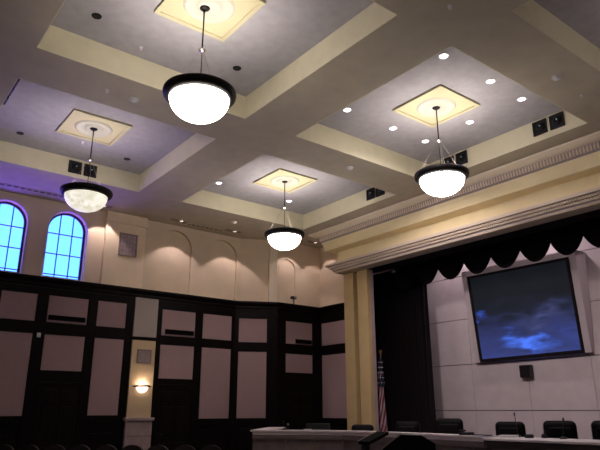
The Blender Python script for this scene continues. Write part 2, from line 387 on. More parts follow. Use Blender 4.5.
# dark slots above the doors
for M, s0, s1, z0, z1, lab in [(FL, 4.19, 5.12, 3.86, 3.98, 'long dark slot grille above the leftmost door'),
                               (FL, 7.42, 8.32, 3.74, 3.87, 'long dark slot grille above the door right of the sconce'),
                               (FW, .72, 1.36, 3.69, 3.82, 'short dark slot grille above the corner door near the stage')]:
    t = empty('slot_grille', M @ Vector(((s0+s1)/2, .034, z0)), math.atan2(M.col[0][1], M.col[0][0]), lab, 'vent', 'dark slot grilles')
    w2 = (s1-s0)/2
    mb = MB(); h = z1-z0
    # local y points away from the room, so the box grows towards -y
    mb.box(-w2, w2, -.045, 0, 0, .015); mb.box(-w2, w2, -.045, 0, h-.015, h); mb.box(-w2, -w2+.02, -.045, 0, 0, h); mb.box(w2-.02, w2, -.045, 0, 0, h); mb.box(-w2, w2, -.01, 0, 0, h)
    mb.build('frame', CURT, t)
    mb = MB()
    for k in range(4): mb.box(-w2+.02, w2-.02, -.035, -.01, .02+k*(h-.03)/4, .028+k*(h-.03)/4)
    mb.build('louvers', CURT, t)
# doors
def door(num, M, s0, s1):
    mb = MB(); mb.box(s0+.02, s1-.02, .015, .04, .01, 2.26, bev=.004)
    for za, zb in ((.15, .8), (.95, 1.75), (1.85, 2.15)):
        mb.box(s0+.14, (s0+s1)/2-.05, .03, .052, za, zb, bev=.015); mb.box((s0+s1)/2+.05, s1-.14, .03, .052, za, zb, bev=.015)
    o = structure(mb.build('door_%d' % num, DOORW, M=M))
    h = MB(); h.tube([(s0+.09, .05, 1.02), (s0+.09, .09, 1.02), (s0+.21, .09, 1.02)], .009); h.build('door_handle', BMET, o, M=M)
door(1, FL, 4.15, 5.18); door(2, FL, 7.30, 8.38); door(3, FW, .33, 1.43)
# windows
for i, (a, b) in enumerate(wins):
    mb = MB(); ins = .05
    outer = archpts(a+.002, b-.002, WB, WT-.002, spring=6.33); inner = archpts(a+ins, b-ins, WB+ins, WT-ins, spring=6.33)
    mb.add(holed(outer, [inner], -.34, -.28))
    w3 = (b-a)/3
    for k in (1, 2): mb.box(a+k*w3-.012, a+k*w3+.012, -.325, -.295, WB+.02, WT-.08)
    for zz in (5.10, 5.66, 6.22): mb.box(a+.02, b-.02, -.325, -.295, zz-.012, zz+.012)
    o = structure(mb.build('window_%d' % (i+1), WFRAME, M=FL))
    g = MB(); g.add(holed(archpts(a+.03, b-.03, WB+.03, WT-.03, spring=6.33), [], -.314, -.308)); g.build('glass_panes', GLASS, o, M=FL)
    t = MB(); t.add(holed(archpts(a-.07, b+.07, WB-.03, WT+.07, spring=6.33), [archpts(a+.001, b-.001, WB-.031, WT-.001, spring=6.33)], -.11, -.085))
    t.build('casing', REVEAL, o, M=FL)

# ------------------------------------------------------------------ proscenium
YE = 13.33; XC = 12.3
def sweep(prof, mats, name):   # mitred L-shaped sweep: profile (d, z)
    mb = MB()
    for i in range(len(prof)):
        (d0, z0, mi) = prof[i]; (d1, z1, _) = prof[(i+1) % len(prof)]
        t = bmesh.new()
        P = lambda d, z: [(XC-d, -3.05, z), (XC-d, YE+d, z), (12.95, YE+d, z)]
        A = [t.verts.new(p) for p in P(d0, z0)]; B = [t.verts.new(p) for p in P(d1, z1)]
        for k in (0, 1): t.faces.new((A[k], B[k], B[k+1], A[k+1]))
        mb.add(t, mi)
    return mb
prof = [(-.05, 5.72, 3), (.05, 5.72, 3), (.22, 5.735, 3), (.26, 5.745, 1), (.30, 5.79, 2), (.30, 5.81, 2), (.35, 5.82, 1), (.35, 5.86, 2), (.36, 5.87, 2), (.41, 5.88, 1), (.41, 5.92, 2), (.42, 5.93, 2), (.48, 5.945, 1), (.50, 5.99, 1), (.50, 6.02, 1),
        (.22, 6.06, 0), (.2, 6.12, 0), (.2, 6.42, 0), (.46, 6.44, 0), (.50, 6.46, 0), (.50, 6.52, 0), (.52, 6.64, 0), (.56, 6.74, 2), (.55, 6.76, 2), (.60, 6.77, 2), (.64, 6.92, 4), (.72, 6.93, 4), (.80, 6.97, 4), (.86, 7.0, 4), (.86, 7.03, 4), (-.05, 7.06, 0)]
mb = sweep(prof, None, 'x')
# dentils
def dentils(d0, d1, z0, z1, w, gap, mi):
    y = -1.0
    while y < YE+d0-.05:
        mb.box(XC-d1, XC-d0+.02, y, y+w, z0, z1, mi=mi); y += w+gap
dentils(.57, .64, 6.78, 6.91, .035, .04, 1)
dentils(.35, .385, 5.83, 5.865, .03, .03, 1); dentils(.41, .445, 5.89, 5.925, .03, .03, 1)
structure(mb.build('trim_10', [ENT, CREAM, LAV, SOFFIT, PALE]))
# stage columns and jamb (two flat shafts with a sunk channel between)
mb = MB()
mb.box(12.3, 12.7, 13.08, 13.50, 0, 5.72, bev=.01); mb.box(12.56, 12.7, 12.88, 13.1, 0, 5.72, mi=2); mb.box(12.3, 12.44, 12.46, 12.90, 0, 5.72, bev=.01)
mb.box(12.44, 12.56, 12.46, 12.90, 0, 5.72, mi=1)
structure(mb.build('trim_11', [YEL, STONE, mat('sunk_channel_shade', (.38, .24, .09), .9)]))  # deeper ochre paints in the shade of the sunk channel
# stage shell
mb = MB(); mb.box(12.35, 12.95, -3.05, 13.45, 5.74, 7.06); structure(mb.build('wall_header', CURT))
mb = MB(); mb.box(15.03, 15.4, -3.1, 14.0, 0, 7.1, mi=1)
zj = [0, 1.62, 2.93, 4.27, 5.6, 7.0]; yj = [12.9, 10.94, 9.15, 7.38, 5.6, 3.8, 2, 0, -3]
for a, b in zip(zj, zj[1:]):
    for c, d in zip(yj[1:], yj): mb.box(15.0, 15.05, c+.004, d-.004, a+.009, b-.009, bev=.004)
structure(mb.build('wall_stage', [BWALL, SEAM]))
mb = MB(); mb.box(12.9, 15.3, 13.78, 13.95, 0, 7.05); structure(mb.build('wall_stage_side', STONE))
# platform behind the desk
plat = [(8.6, 12.6), (9.35, 11.4), (9.75, 10.6), (9.8, 8.6), (9.75, 6.6), (9.6, 6.3), (9.7, 0), (15, 0), (15, 13.7), (12.9, 13.7), (10.0, 13.9)]
mb = MB(); mb.prism(plat, 'z', .0, .3); structure(mb.build('floor_stage', CARPET))

# ------------------------------------------------------------------ screen
SQ = [Vector((14.88, 10.54, 2.95)), Vector((14.88, 7.43, 3.0)), Vector((14.45, 7.29, 5.38)), Vector((14.45, 10.43, 5.40))]   # bl, br, tr, tl: leans out from the wall at the top
def SP(u, v): return (SQ[0]*(1-u)+SQ[1]*u)*(1-v)+(SQ[3]*(1-u)+SQ[2]*u)*v
SN = (SQ[1]-SQ[0]).cross(SQ[3]-SQ[0]).normalized(); SN = SN if SN.x < 0 else -SN
def slab(mb, u0, u1, v0, v1, d0, d1, wall=False):
    t = bmesh.new(); F = [t.verts.new(SP(u, v)+SN*d1) for u, v in ((u0, v0), (u1, v0), (u1, v1), (u0, v1))]
    B = [t.verts.new(Vector((14.99, p.y, p.z)) if wall else p+SN*d0) for p in [SP(u, v) for u, v in ((u0, v0), (u1, v0), (u1, v1), (u0, v1))]]
    t.faces.new(F); t.faces.new(B[::-1])
    for i in range(4): t.faces.new((F[i], B[i], B[(i+1) % 4], F[(i+1) % 4]))
    bmesh.ops.recalc_face_normals(t, faces=t.faces); mb.add(t)
scr = empty('projection_screen', (14.6, 9, 2.9), 0, 'large wall screen showing dark blue clouds in a pale projecting frame', 'screen'); TS = Matrix.Translation((-14.6, -9, -2.9))
mb = MB(); slab(mb, -.055, 0, 0.0, 1.065, 0, .02, True); slab(mb, 1.0, 1.055, 0.0, 1.065, 0, .02, True); slab(mb, -.055, 1.055, 1.0, 1.065, 0, .02, True)
mb.build('housing', BWALL, scr, M=TS)
mb = MB(); slab(mb, 0, .028, 0, 1, -.04, .03); slab(mb, .972, 1, 0, 1, -.04, .03); slab(mb, 0, 1, 0, .035, -.04, .03); slab(mb, 0, 1, .97, 1, -.04, .03)
mb.build('bezel', CURT, scr, M=TS)
mb = MB(); slab(mb, .02, .98, .02, .98, -.02, .01); mb.build('display', SCREEN, scr, M=TS)
sp = empty('wall_speaker', (15, 9.13, 2.47), 0, 'small square black loudspeaker on the stage wall below the screen', 'speaker')
mb = MB(); mb.box(-.17, -.05, -.17, .17, 0, .33, bev=.015); mb.build('cabinet', BLACK, sp)
mb = MB(); mb.box(-.06, 0, -.04, .04, .1, .28); mb.build('bracket', BMET, sp)
mb = MB(); mb.box(-.18, -.165, -.15, .15, .02, .31, bev=.004); mb.build('grille_cloth', CURT, sp)

# ------------------------------------------------------------------ curtains
def curtain(y0, y1, x, z0, z1, folds, amp):
    mb = MB(); t = bmesh.new(); n = folds*8; A = []; B = []
    for i in range(n+1):
        y = y0+(y1-y0)*i/n; dx = amp*math.sin(2*math.pi*i/8)+amp*.3*math.sin(2*math.pi*i/19)
        A.append(t.verts.new((x+dx, y, z0))); B.append(t.verts.new((x+dx*.7, y, z1)))
    for i in range(n): f = t.faces.new((A[i], A[i+1], B[i+1], B[i])); f.smooth = True
    bmesh.ops.solidify(t, geom=t.faces[:], thickness=.02); mb.add(t); return mb
thing(curtain(11.46, 13.70, 13.82, .31, 5.95, 15, .06).build('stage_curtain', CURT), 'full-length black pleated curtain hanging at the left side of the stage', 'curtain')
def swag(yc, wd, zc, zb):
    t = bmesh.new(); n = 16; rows = 8; G = []
    for j in range(rows+1):
        row = []
        for i in range(n+1):
            u = i/n*2-1; y = yc-u*wd/2
            bot = zc+(zb-zc)*(1-abs(u)**2.2)
            z = 6.1+(bot-6.1)*j/rows
            x = 13.6-.10*(1-u*u)*math.sin(math.pi*min(1, j/rows*.9+.1))-.02*math.sin(j*2.4)*(1-u*u)
            row.append(t.verts.new((x, y, z)))
        G.append(row)
    for a, b in zip(G, G[1:]):
        for i in range(n): f = t.faces.new((a[i], a[i+1], b[i+1], b[i])); f.smooth = True
    bmesh.ops.solidify(t, geom=t.faces[:], thickness=.02)
    return t
val = empty('swag_valance', (13.6, 9, 6.1), 0, 'black scalloped valance running across the top of the stage opening', 'curtain')
yc = [12.54, 11.67, 10.8, 9.88, 9.0, 8.12, 7.27, 6.44, 5.57, 4.7, 3.83]; 
for a, b in zip(yc, yc[1:]):
    mb = MB(); mb.add(swag((a+b)/2, a-b+.03, 5.6, 5.2)); mb.build('swag', CURT, val, M=Matrix.Translation((-13.6, -9, -6.1)))
mb = MB(); mb.box(13.6, 13.66, 3.8, 13.35, 5.95, 6.12); mb.build('valance_rail', CURT, val, M=Matrix.Translation((-13.6, -9, -6.1)))

# ------------------------------------------------------------------ coffer medallions, pendants, ceiling fixtures
PX = {'A': (3.58, 6.80, 'front left'), 'B': (3.62, 11.90, 'back left'), 'C': (8.78, 6.72, 'front right'), 'D': (8.76, 11.85, 'back right')}
where = {'A': 'largest and nearest, at top left of the view', 'B': 'in front of the arched windows', 'C': 'hanging beside the stage cornice', 'D': 'smallest and farthest, in front of the corner walls'}
num = 12
for k, (x, y, _) in PX.items():
    mb = MB(); h = .58
    mb.box(x-h, x+h, y-h, y+h, ZC-.015, ZC+.001, mi=0)
    for a in ((x-h-.04, x-h+.03, y-h-.04, y+h+.04), (x+h-.03, x+h+.04, y-h-.04, y+h+.04), (x-h, x+h, y-h-.04, y-h+.03), (x-h, x+h, y+h-.03, y+h+.04)): mb.box(*a, ZC-.045, ZC+.001, bev=.01, mi=1)
    mb.lathe([(.0, -.03), (.12, -.035), (.16, -.05), (.19, -.03), (.20, -.02), (.30, -.025), (.34, -.05), (.37, -.045), (.40, -.01)], mi=2, center=(x, y, ZC))
    structure(mb.build('trim_%d' % num, [YEL2, YEL2, mat('medallion_cream', (.52, .50, .42), .8) if k == 'A' else bpy.data.materials['medallion_cream']])); num += 1
def pendant(k):
    x, y, _ = PX[k]
    if k == 'A': x, y = 3.53, 6.86
    t = empty('pendant_lamp', (x, y, ZC), 0, 'round bowl pendant lamp with dark ring, '+where[k], 'lamp', 'bowl pendant lamps')
    ZR_, ZH = 6.0-ZC, 6.76-ZC
    mb = MB(); mb.lathe([(.0, -.005), (.075, -.01), (.085, -.03), (.06, -.055), (.0, -.07)], 24); mb.build('canopy', BMET, t)
    mb = MB(); mb.tube([(0, 0, -.05), (0, 0, ZH)], .011); mb.tube([(0, 0, ZH), (0, 0, ZR_-.05)], .007); mb.build('rod', BMET, t)
    mb = MB(); mb.sphere((0, 0, ZH), .035); mb.lathe([(.0, .02), (.055, .01), (.055, -.01), (0, -.02)], 16, center=(0, 0, ZH)); mb.build('hub', CHROME, t)
    for q in range(3):
        a = R(20+120*q); mb = MB(); mb.tube([(.03*math.cos(a), .03*math.sin(a), ZH), (.47*math.cos(a), .47*math.sin(a), ZR_+.02)], .003, 6); mb.build('stay_rod', CHAINM, t)
    mb = MB(); mb.lathe([(.42, .06), (.50, .065), (.525, .05), (.53, .02), (.52, -.02), (.49, -.05), (.44, -.075), (.425, -.06), (.42, .06)], 56, center=(0, 0, ZR_)); mb.build('ring', BMET, t)
    pr = [(.43*math.sin(R(a)), -.06-.33*math.cos(R(a))) for a in range(0, 91, 6)]
    pr = pr+[(p[0]*.97, p[1]+.012) for p in pr[::-1]]
    mb = MB(); mb.lathe(pr, 56, center=(0, 0, ZR_)); mb.build('glass_bowl', BOWLD if k in 'BEF' else BOWL, t)
    light('bowl_bulb', 'POINT', (0, 0, ZR_+.02), PEND_UP*(1.9 if k == 'B' else .7 if k in 'EF' else .9 if k == 'A' else 1), (1, .92, .92), t, size=.12)
for k in 'ABCD': pendant(k)
# two unseen pendants added in the nearer coffers to brighten the room
for k, (x, y, s) in {'E': (8.8, 1.8, 'added above right, outside the view'), 'F': (3.6, 1.8, 'added out of view above the camera')}.items():
    PX[k] = (x, y, s); where[k] = s; pendant(k)

def downlight(x, y, lit, label, z=ZC, r=.075):
    t = empty('downlight', (x, y, z), 0, label, 'ceiling light', 'round ceiling downlights')
    mb = MB(); mb.lathe([(r*.85, -.001), (r, -.012), (r*1.25, -.008), (r*1.3, 0)], 24); mb.build('trim_ring', WHITE if lit else BMET, t)
    mb = MB(); mb.lathe([(0, -.006), (r*.95, -.004)], 24); mb.build('lens', BULB if lit else BLACK, t)
    if lit: light('downlight_beam', 'SPOT', (0, 0, -.03), DOWN_W, (1, .9, .97), t, size=.06, spot=R(120), blend=.6, aim=(0, 0, -1))
for x, y, l in [(7.45, 7.93, 'lit round downlight nearest the corner where the ceiling beams cross'), (8.80, 7.93, 'lit round downlight left of the pendant medallion by the stage'), (9.87, 7.93, 'lit round downlight closest to the front right pendant rod on its left'),
                (7.47, 5.47, 'lit round downlight topmost above the medallion by the stage'), (8.83, 5.46, 'lit oval-looking downlight right of the medallion by the stage, largest'), (9.89, 5.48, 'lit round downlight nearest the top right pair of square black spotlights'), (9.89, 6.72, 'lit round downlight just right of the front right pendant rod'),
                (7.45, 13.08, 'lit round downlight at the left corner of the farthest coffer'), (9.83, 13.08, 'small lit downlight beside the farthest pendant rod')]:
    downlight(x, y, True, l)
for x, y, l in [(2.31, 8.09, 'unlit dark downlight upper left, left of the nearest medallion'), (4.83, 8.0, 'unlit dark downlight just right of the nearest pendant'),
                (2.42, 13.16, 'unlit dark downlight at far left above the arched window'), (4.85, 13.07, 'unlit dark downlight right of the window side pendant')]:
    downlight(x, y, False, l, r=.06)
for x, y, z, l in [(3.50, 9.35, ZS, 'white round smoke detector on the beam left of the nearest pendant'), (8.89, 4.24, ZS, 'white round smoke detector on the beam at upper right'), (8.76, 9.3, ZS, 'pale round smoke detector on the beam above the farthest pendant'), (8.83, 14.51, ZS, 'pale round smoke detector on the beam near the corner walls')]:
    t = empty('smoke_detector', (x, y, z), 0, l, 'smoke detector', 'smoke detectors on the beams')
    mb = MB(); mb.lathe([(.09, 0), (.09, -.015), (.075, -.02)], 20); mb.build('base', WHITE, t)
    mb = MB(); mb.lathe([(.065, -.018), (.06, -.04), (.03, -.05), (0, -.05)], 20); mb.build('sensor_cap', WHITE, t)
for x, y, z, l in [(2.99, 9.34, ZS, 'tiny pale sprinkler head on the beam above the window side medallion'), (9.81, 4.29, ZS, 'tiny sprinkler head on the beam at far right'), (3.67, 12.76, ZC, 'tiny sprinkler head below the window side medallion'), (3.2, 8.45, ZC, 'tiny sprinkler head in the nearest coffer'), (5.95, 4.18, ZS, 'tiny sprinkler head on the beam crossing at top')]:
    t = empty('sprinkler', (x, y, z), 0, l, 'sprinkler', 'ceiling sprinkler heads')
    mb = MB(); mb.lathe([(.035, 0), (.03, -.012), (.012, -.02), (.012, -.04), (.025, -.045), (0, -.05)], 14); mb.build('sprinkler_head', WHITE, t)

# recessed square spotlights in the coffer sides
def boxspot(loc, rz, label, w=.31, h=.31):
    t = empty('recessed_spotlight', loc, rz, label, 'spotlight', 'square black spotlights in the coffer sides')
    mb = MB(); d = .03     # local -y is the face
    mb.box(-w/2, w/2, -.012, .0, -h/2, h/2); 
    for a in ((-w/2, -w/2+.02, -h/2, h/2), (w/2-.02, w/2, -h/2, h/2), (-w/2, w/2, -h/2, -h/2+.02), (-w/2, w/2, h/2-.02, h/2)): mb.box(a[0], a[1], -.03, -.01, a[2], a[3])
    mb.build('housing', BLACK, t)
    mb = MB(); mb.lathe([(0, 0), (.05, .005), (.085, .02), (.1, .05)], 20); mb.build('reflector', BMET, t, M=Matrix.Translation((.02, -.062, .01)) @ Matrix.Rotation(R(90+180), 4, 'X'))
    mb = MB(); mb.sphere((.02, -.05, .02), .022); mb.build('lamp', LENS, t)
for y, l in [(5.74, 'left square black spotlight of the pair at far upper right'), (5.36, 'right square black spotlight of the pair at far upper right'), (8.13, 'left square black spotlight of the pair behind the front right pendant'), (7.75, 'right square black spotlight of the pair behind the front right pendant'),
             (10.80, 'left square black spotlight of the pair above the stage cornice end'), (10.44, 'right square black spotlight of the pair above the stage cornice end')]:
    boxspot((10.948, y, 7.33), R(-90), l)
for x, l in [(3.86, 'left square black spotlight of the pair above the window side pendant'), (4.23, 'right square black spotlight of the pair above the window side pendant')]:
    boxspot((x, 13.818, 7.30), 0, l)
for y, l in [(10.15, 'uppermost black spotlight seen edge-on at the far left ceiling'), (10.5, 'middle black spotlight seen edge-on at the far left ceiling'), (10.9, 'lowest black spotlight seen edge-on at the far left ceiling')]:
    boxspot((1.672, y, 7.22), R(90), l)

# slot diffusers with wall wash spots along the window wall
def slot(x0, x1, y, xs, label):
    t = empty('slot_diffuser', ((x0+x1)/2, y, ZS), 0, label, 'air diffuser', 'ceiling slot diffusers along the wall'); w = (x1-x0)/2
    mb = MB(); mb.box(-w, w, -.07, -.055, -.015, 0); mb.box(-w, w, .055, .07, -.015, 0); mb.box(-w, w, -.07, .07, -.005, 0); mb.build('frame', SOFFIT, t)
    for i in range(int(2*w/.16)): mb = MB(); mb.box(-w+.03+i*.16, -w+.13+i*.16, -.04, .04, -.011, -.004); mb.build('slot', BLACK, t)
slot(2.2, 4.2, 15.36, 0, 'long dashed ceiling slot over the arched windows'); slot(7.6, 9.1, 15.50, 0, 'long dashed ceiling slot over the arched niches')
def wash(x, y, label, tilt, p=1):
    t = empty('wall_wash_light', (x, y, ZS), 0, label, 'spotlight', 'wall wash lights at the ceiling edge')
    mb = MB(); mb.box(-.42, .12, -.09, .09, -.02, 0, bev=.006); mb.build('housing', mat('washer_housing', (.28, .21, .16), .7) if 'washer_housing' not in bpy.data.materials else bpy.data.materials['washer_housing'], t)
    mb = MB(); mb.lathe([(0, -.03), (.05, -.026), (.06, -.018)], 16, center=(-.1, -.01, 0)); mb.build('lens', WLENS, t)
    light('wash_beam', 'SPOT', (0, 0, -.06), WASH_W*p, (1, .84, .86), t, size=.03, spot=R(84), blend=.12, aim=tilt)
wash(5.30, 15.42, 'lit wall wash light at ceiling edge between window and ochre pilaster', (0, .12, -1), 1.1)
wash(7.62, 15.35, 'lit wall wash light above the left arched niche', (0, .12, -1))
wash(9.45, 15.30, 'lit wall wash light above the right arched niche', (0, .12, -1))
wash(11.45, 14.75, 'lit wall wash light above the narrow corner niche', (0, .12, -1), .8)
wash(12.3, 14.75, 'lit wall wash light beside the stage cornice end', (.15, 0, -1), .5)

# small wall items
def grille(M, s0, s1, z0, z1, n, label):
    t = empty('speaker_grille', M @ Vector(((s0+s1)/2, n, z0)), math.atan2(M.col[0][1], M.col[0][0]), label, 'grille', 'square grilles on the ochre pilasters'); w = (s1-s0)/2; h = z1-z0
    mb = MB()
    for a in ((-w, -w+.04, 0, h), (w-.04, w, 0, h), (-w, w, 0, .04), (-w, w, h-.04, h)): mb.box(a[0], a[1], -.03, 0, a[2], a[3], bev=.006)
    mb.build('frame', GRILLE, t)
    mb = MB(); mb.box(-w+.03, w-.03, -.012, 0, .03, h-.03)
    mb.build('mesh_panel', mat('grille_cloth', (.36, .28, .29), .9, noise=.3, scale=30) if 'grille_cloth' not in bpy.data.materials else bpy.data.materials['grille_cloth'], t)
    mb = MB()
    for k in range(1, 5): mb.box(-w+.03+k*(2*w-.06)/5-.004, -w+.03+k*(2*w-.06)/5+.004, -.018, -.01, .03, h-.03); mb.box(-w+.03, w-.03, -.018, -.01, .03+k*(h-.06)/5-.004, .03+k*(h-.06)/5+.004)
    mb.build('lattice', GRILLE, t)
grille(FL, 5.84, 6.38, 5.82, 6.48, .02, 'square grille high on the upper ochre pilaster right of the windows')
grille(FL, 6.61, 7.02, 2.88, 3.26, .10, 'square grille on the lower ochre pilaster above the sconce')
t = empty('wall_sconce', FL @ Vector((6.82, .10, 2.05)), 0, 'lit half-bowl wall sconce with dark band on the ochre pilaster', 'lamp')
mb = MB(); mb.lathe([(.20, .20), (.215, .21), (.215, .245), (.20, .25), (.2, .2)], 24, half=True); mb.tube([(-.27, 0, .225), (.27, 0, .225)], .012); mb.build('band', BMET, t, M=Matrix.Rotation(math.pi, 4, 'Z'))
mb = MB(); pr = [(.155*math.sin(R(a)), .21-.15*math.cos(R(a))) for a in range(0, 91, 9)]; mb.lathe(pr, 24, half=True); mb.build('glass_bowl', SCON, t, M=Matrix.Rotation(math.pi, 4, 'Z'))
light('sconce_bulb', 'POINT', (0, -.09, .27), 2.6, (1, .78, .64), t, size=.03)
t = empty('motion_sensor', FL @ Vector((4.01, .05, 3.40)), 0, 'small white box sensor on dark stile left of the leftmost door', 'sensor')
mb = MB(); mb.box(-.045, .045, -.04, 0, 0, .11, bev=.01); mb.build('case', WHITE, t)
mb = MB(); mb.box(-.02, .02, -.046, -.038, .02, .06, bev=.004); mb.build('lens', PAPER, t)
t = empty('ledge_camera', FW @ Vector((.68, -.02, 4.93)), 0, 'small dark camera on a stub pole at the corner cornice', 'camera')
mb = MB(); mb.tube([(0, 0, 0), (0, 0, .2)], .012); mb.build('pole', BMET, t)
mb = MB(); mb.box(-.09, .09, -.07, .06, .19, .28, bev=.02); mb.build('body', BLACK, t)
mb = MB(); mb.lathe([(.0, 0), (.035, 0), (.035, .05), (0, .05)], 14); mb.build('lens', DEADB, t, M=Matrix.Translation((0, -.07, .235)) @ Matrix.Rotation(R(90), 4, 'X'))
t = empty('stage_spotlight', (12.75, 11.75, 5.55), 0, 'small dim greenish spotlight under the stage header', 'spotlight')
mb = MB(); mb.lathe([(0, .12), (.07, .11), (.09, 0), (.085, -.02)], 18); mb.build('can', GREEN, t)
mb = MB(); mb.tube([(0, 0, .1), (0, 0, .2)], .012); mb.build('yoke', BMET, t)
mb = MB(); mb.lathe([(0, -.01), (.08, -.012)], 18); mb.build('lens', mat('green_tint_lens', (.02, .06, .05), .2), t)

# ------------------------------------------------------------------ dais desk
front = [(8.23, 12.35), (8.75, 11.75), (9.2, 11.2), (9.5, 10.6), (9.6, 9.9), (9.6, 8.9), (9.52, 7.8), (9.47, 7.0), (9.45, 6.62)]
def offset(pl, d):
    out = []
    for i, p in enumerate(pl):
        a = Vector(pl[max(i-1, 0)]); b = Vector(pl[min(i+1, len(pl)-1)]); t = (b-a).normalized(); n = Vector((-t.y, t.x))
        out.append((p[0]+n.x*d, p[1]+n.y*d))
    return out
def strip(mb, pl, d0, d1, z0, z1, mi=0): mb.prism(offset(pl, d0)+offset(pl, d1)[::-1], 'z', z0, z1, mi)
desk = empty('council_desk', (9.6, 9.9, 0), 0, 'long curved council desk with stone front below the stage', 'desk')
T0 = Matrix.Translation((-9.6, -9.9, 0))
mb = MB(); strip(mb, front, 0, .09, 0, 1.10); mb.build('front_panel', DSTONE, desk, M=T0)
mb = MB(); strip(mb, front, -.035, .0, 1.0, 1.10); strip(mb, front, -.03, 0, 0, .14); mb.build('band', DBAND, desk, M=T0)
mb = MB(); strip(mb, front, -.06, .24, 1.165, 1.20); strip(mb, front, -.03, .10, 1.10, 1.165); mb.build('ledge_top', DTOP, desk, M=T0)
mb = MB(); strip(mb, front, .09, .85, 1.02, 1.06); mb.build('work_top', DTOP, desk, M=T0)
mb = MB(); mb.prism([(8.23, 12.35), (8.30, 12.28), (10.1, 14.1), (10.02, 14.18)], 'z', 0, 1.165); mb.build('end_panel', DSTONE, desk, M=T0)
mb = MB(); mb.prism([(8.17, 12.37), (8.5, 12.1), (10.35, 13.9), (10.0, 14.22)], 'z', 1.165, 1.20); mb.build('end_top', DTOP, desk, M=T0)
for i in range(1, len(front)-1):
    p = Vector(offset(front, -.012)[i]); mb = MB(); mb.box(p.x-.012, p.x+.012, p.y-.02, p.y+.02, .14, 1.0); mb.build('pilaster_strip', DBAND, desk, M=T0)
cd2 = empty('centre_desk', (9.1, 3.2, 0), 0, 'nearer raised centre desk with pale top at lower right', 'desk')
T1 = Matrix.Translation((-9.1, -3.2, 0))
mb = MB(); mb.box(9.14, 9.22, 0, 6.50, 0, 1.08); mb.box(9.14, 9.5, 6.42, 6.50, 0, 1.08); mb.build('front_panel', DBAND, cd2, M=T1)
mb = MB(); mb.box(9.06, 9.9, 0, 6.54, 1.145, 1.185, bev=.008); mb.build('top', DTOP, cd2, M=T1)
mb = MB(); mb.box(9.10, 9.6, 0, 6.53, 1.06, 1.145); mb.build('band', mat('dark_trim_band', (.07, .05, .045), .6), cd2, M=T1)

# chairs behind the desk
def office_chair(loc, rz, top, label):
    z0 = .305; t = empty('swivel_chair', loc, rz, label, 'chair', 'black leather chairs behind the council desk')
    h = top-loc[2]
    # local +x is the way the sitter faces
    mb = MB(); mb.box(-.34, -.20, -.285, .285, .52, h, bev=.09)
    mb.box(-.21, -.15, -.20, .20, .62, h-.11, bev=.028); mb.build('backrest', LEATH, t)
    mb = MB(); mb.box(-.24, .28, -.28, .28, .40, .52, bev=.05); mb.build('seat', LEATH, t)
    for s in (-1, 1):
        mb = MB(); mb.box(-.18, .22, s*.32-.035, s*.32+.035, .66, .71, bev=.02); mb.tube([(.1, s*.33, .67), (.1, s*.33, .46), (.05, s*.25, .44)], .014); mb.build('armrest', LEATH, t)
    mb = MB(); mb.lathe([(.03, .08), (.03, .4)], 12)
    for q in range(5): a = 2*math.pi*q/5; mb.tube([(0, 0, .10), (.3*math.cos(a), .3*math.sin(a), .06)], .02); mb.sphere((.3*math.cos(a), .3*math.sin(a), .03), .028)
    mb.build('base', BMET, t); return t
PI = math.pi
C0 = office_chair((10.6, 11.2, .3), PI+.5, 1.30, 'black leather chair directly in front of the yellow stage column')
for y, top, x, rz, l in [(9.70, 1.40, 10.6, PI+.5, 'black leather chair in front of the black curtain'), (8.48, 1.47, 10.6, PI+.5, 'black leather chair at the edge of curtain and stage wall'), (7.05, 1.42, 10.6, PI+.35, 'black leather chair second right of the curtain, below the screen'),
                   (5.98, 1.45, 10.6, PI+.45, 'black leather chair with rounded top right of the wall speaker, turned slightly'), (5.12, 1.46, 10.6, PI+.3, 'black leather chair cut off by the right frame edge')]:
    office_chair((x, y, .3), rz, top, l)
# desk items
def mic(loc, label, lean=(.05, 0), h=.36):
    t = empty('gooseneck_microphone', loc, 0, label, 'microphone', 'gooseneck microphones on the desks')
    mb = MB(); mb.lathe([(.0, 0), (.06, 0), (.06, .02), (.03, .035), (0, .035)], 18); mb.build('base', BLACK, t)
    P = [(lean[0]*(q/8)**2, lean[1]*(q/8)**2, .03+h*q/8) for q in range(9)]
    mb = MB(); mb.tube(P, .006); mb.build('gooseneck', BLACK, t)
    mb = MB(); mb.tube([P[-1], (P[-1][0]*1.25, P[-1][1]*1.25, P[-1][2]+.06)], .014); mb.build('capsule', BLACK, t)
mic((8.95, 12.05, 1.2), 'thin microphone at the left end of the curved desk', (-.03, .02), .12)
mic((9.87, 6.36, 1.186), 'tall thin microphone beside the chair below the wall speaker', (.0, .02), .32)
mic((9.75, 5.44, 1.186), 'thin microphone in front of the rounded chair near right edge', (.0, -.03), .24)
t = empty('desk_monitor', (9.95, 12.0, 1.062), R(222), 'dark low computer monitor at the left of the curved desk', 'monitor')
mb = MB(); mb.box(-.03, .03, -.30, .30, .07, .27, bev=.012); mb.build('casing', BLACK, t)
mb = MB(); mb.box(.03, .034, -.27, .27, .09, .25); mb.build('display', GREEN, t)
mb = MB(); mb.lathe([(0, 0), (.12, 0), (.12, .015), (.03, .03), (.03, .08)], 16); mb.build('stand', BLACK, t)
t = empty('desk_ornament', (9.55, 12.72, 1.2), 0, 'tiny round object on a stem left of the dark monitor on the curved desk', 'ornament')
mb = MB(); mb.lathe([(0, 0), (.05, 0), (.05, .012), (.008, .02), (.008, .09)], 14); mb.build('stem', BMET, t)
mb = MB(); mb.sphere((0, 0, .10), .03); mb.build('head', GRILLE, t)
t = empty('desk_phone', (9.78, 7.78, 1.2), 0, 'low black telephone on the desk right of the curtain-edge chair', 'telephone')
t.location = (9.56, 7.22, 1.2)
mb = MB(); mb.box(-.09, .09, -.11, .11, 0, .05, bev=.012); mb.build('body', BLACK, t)
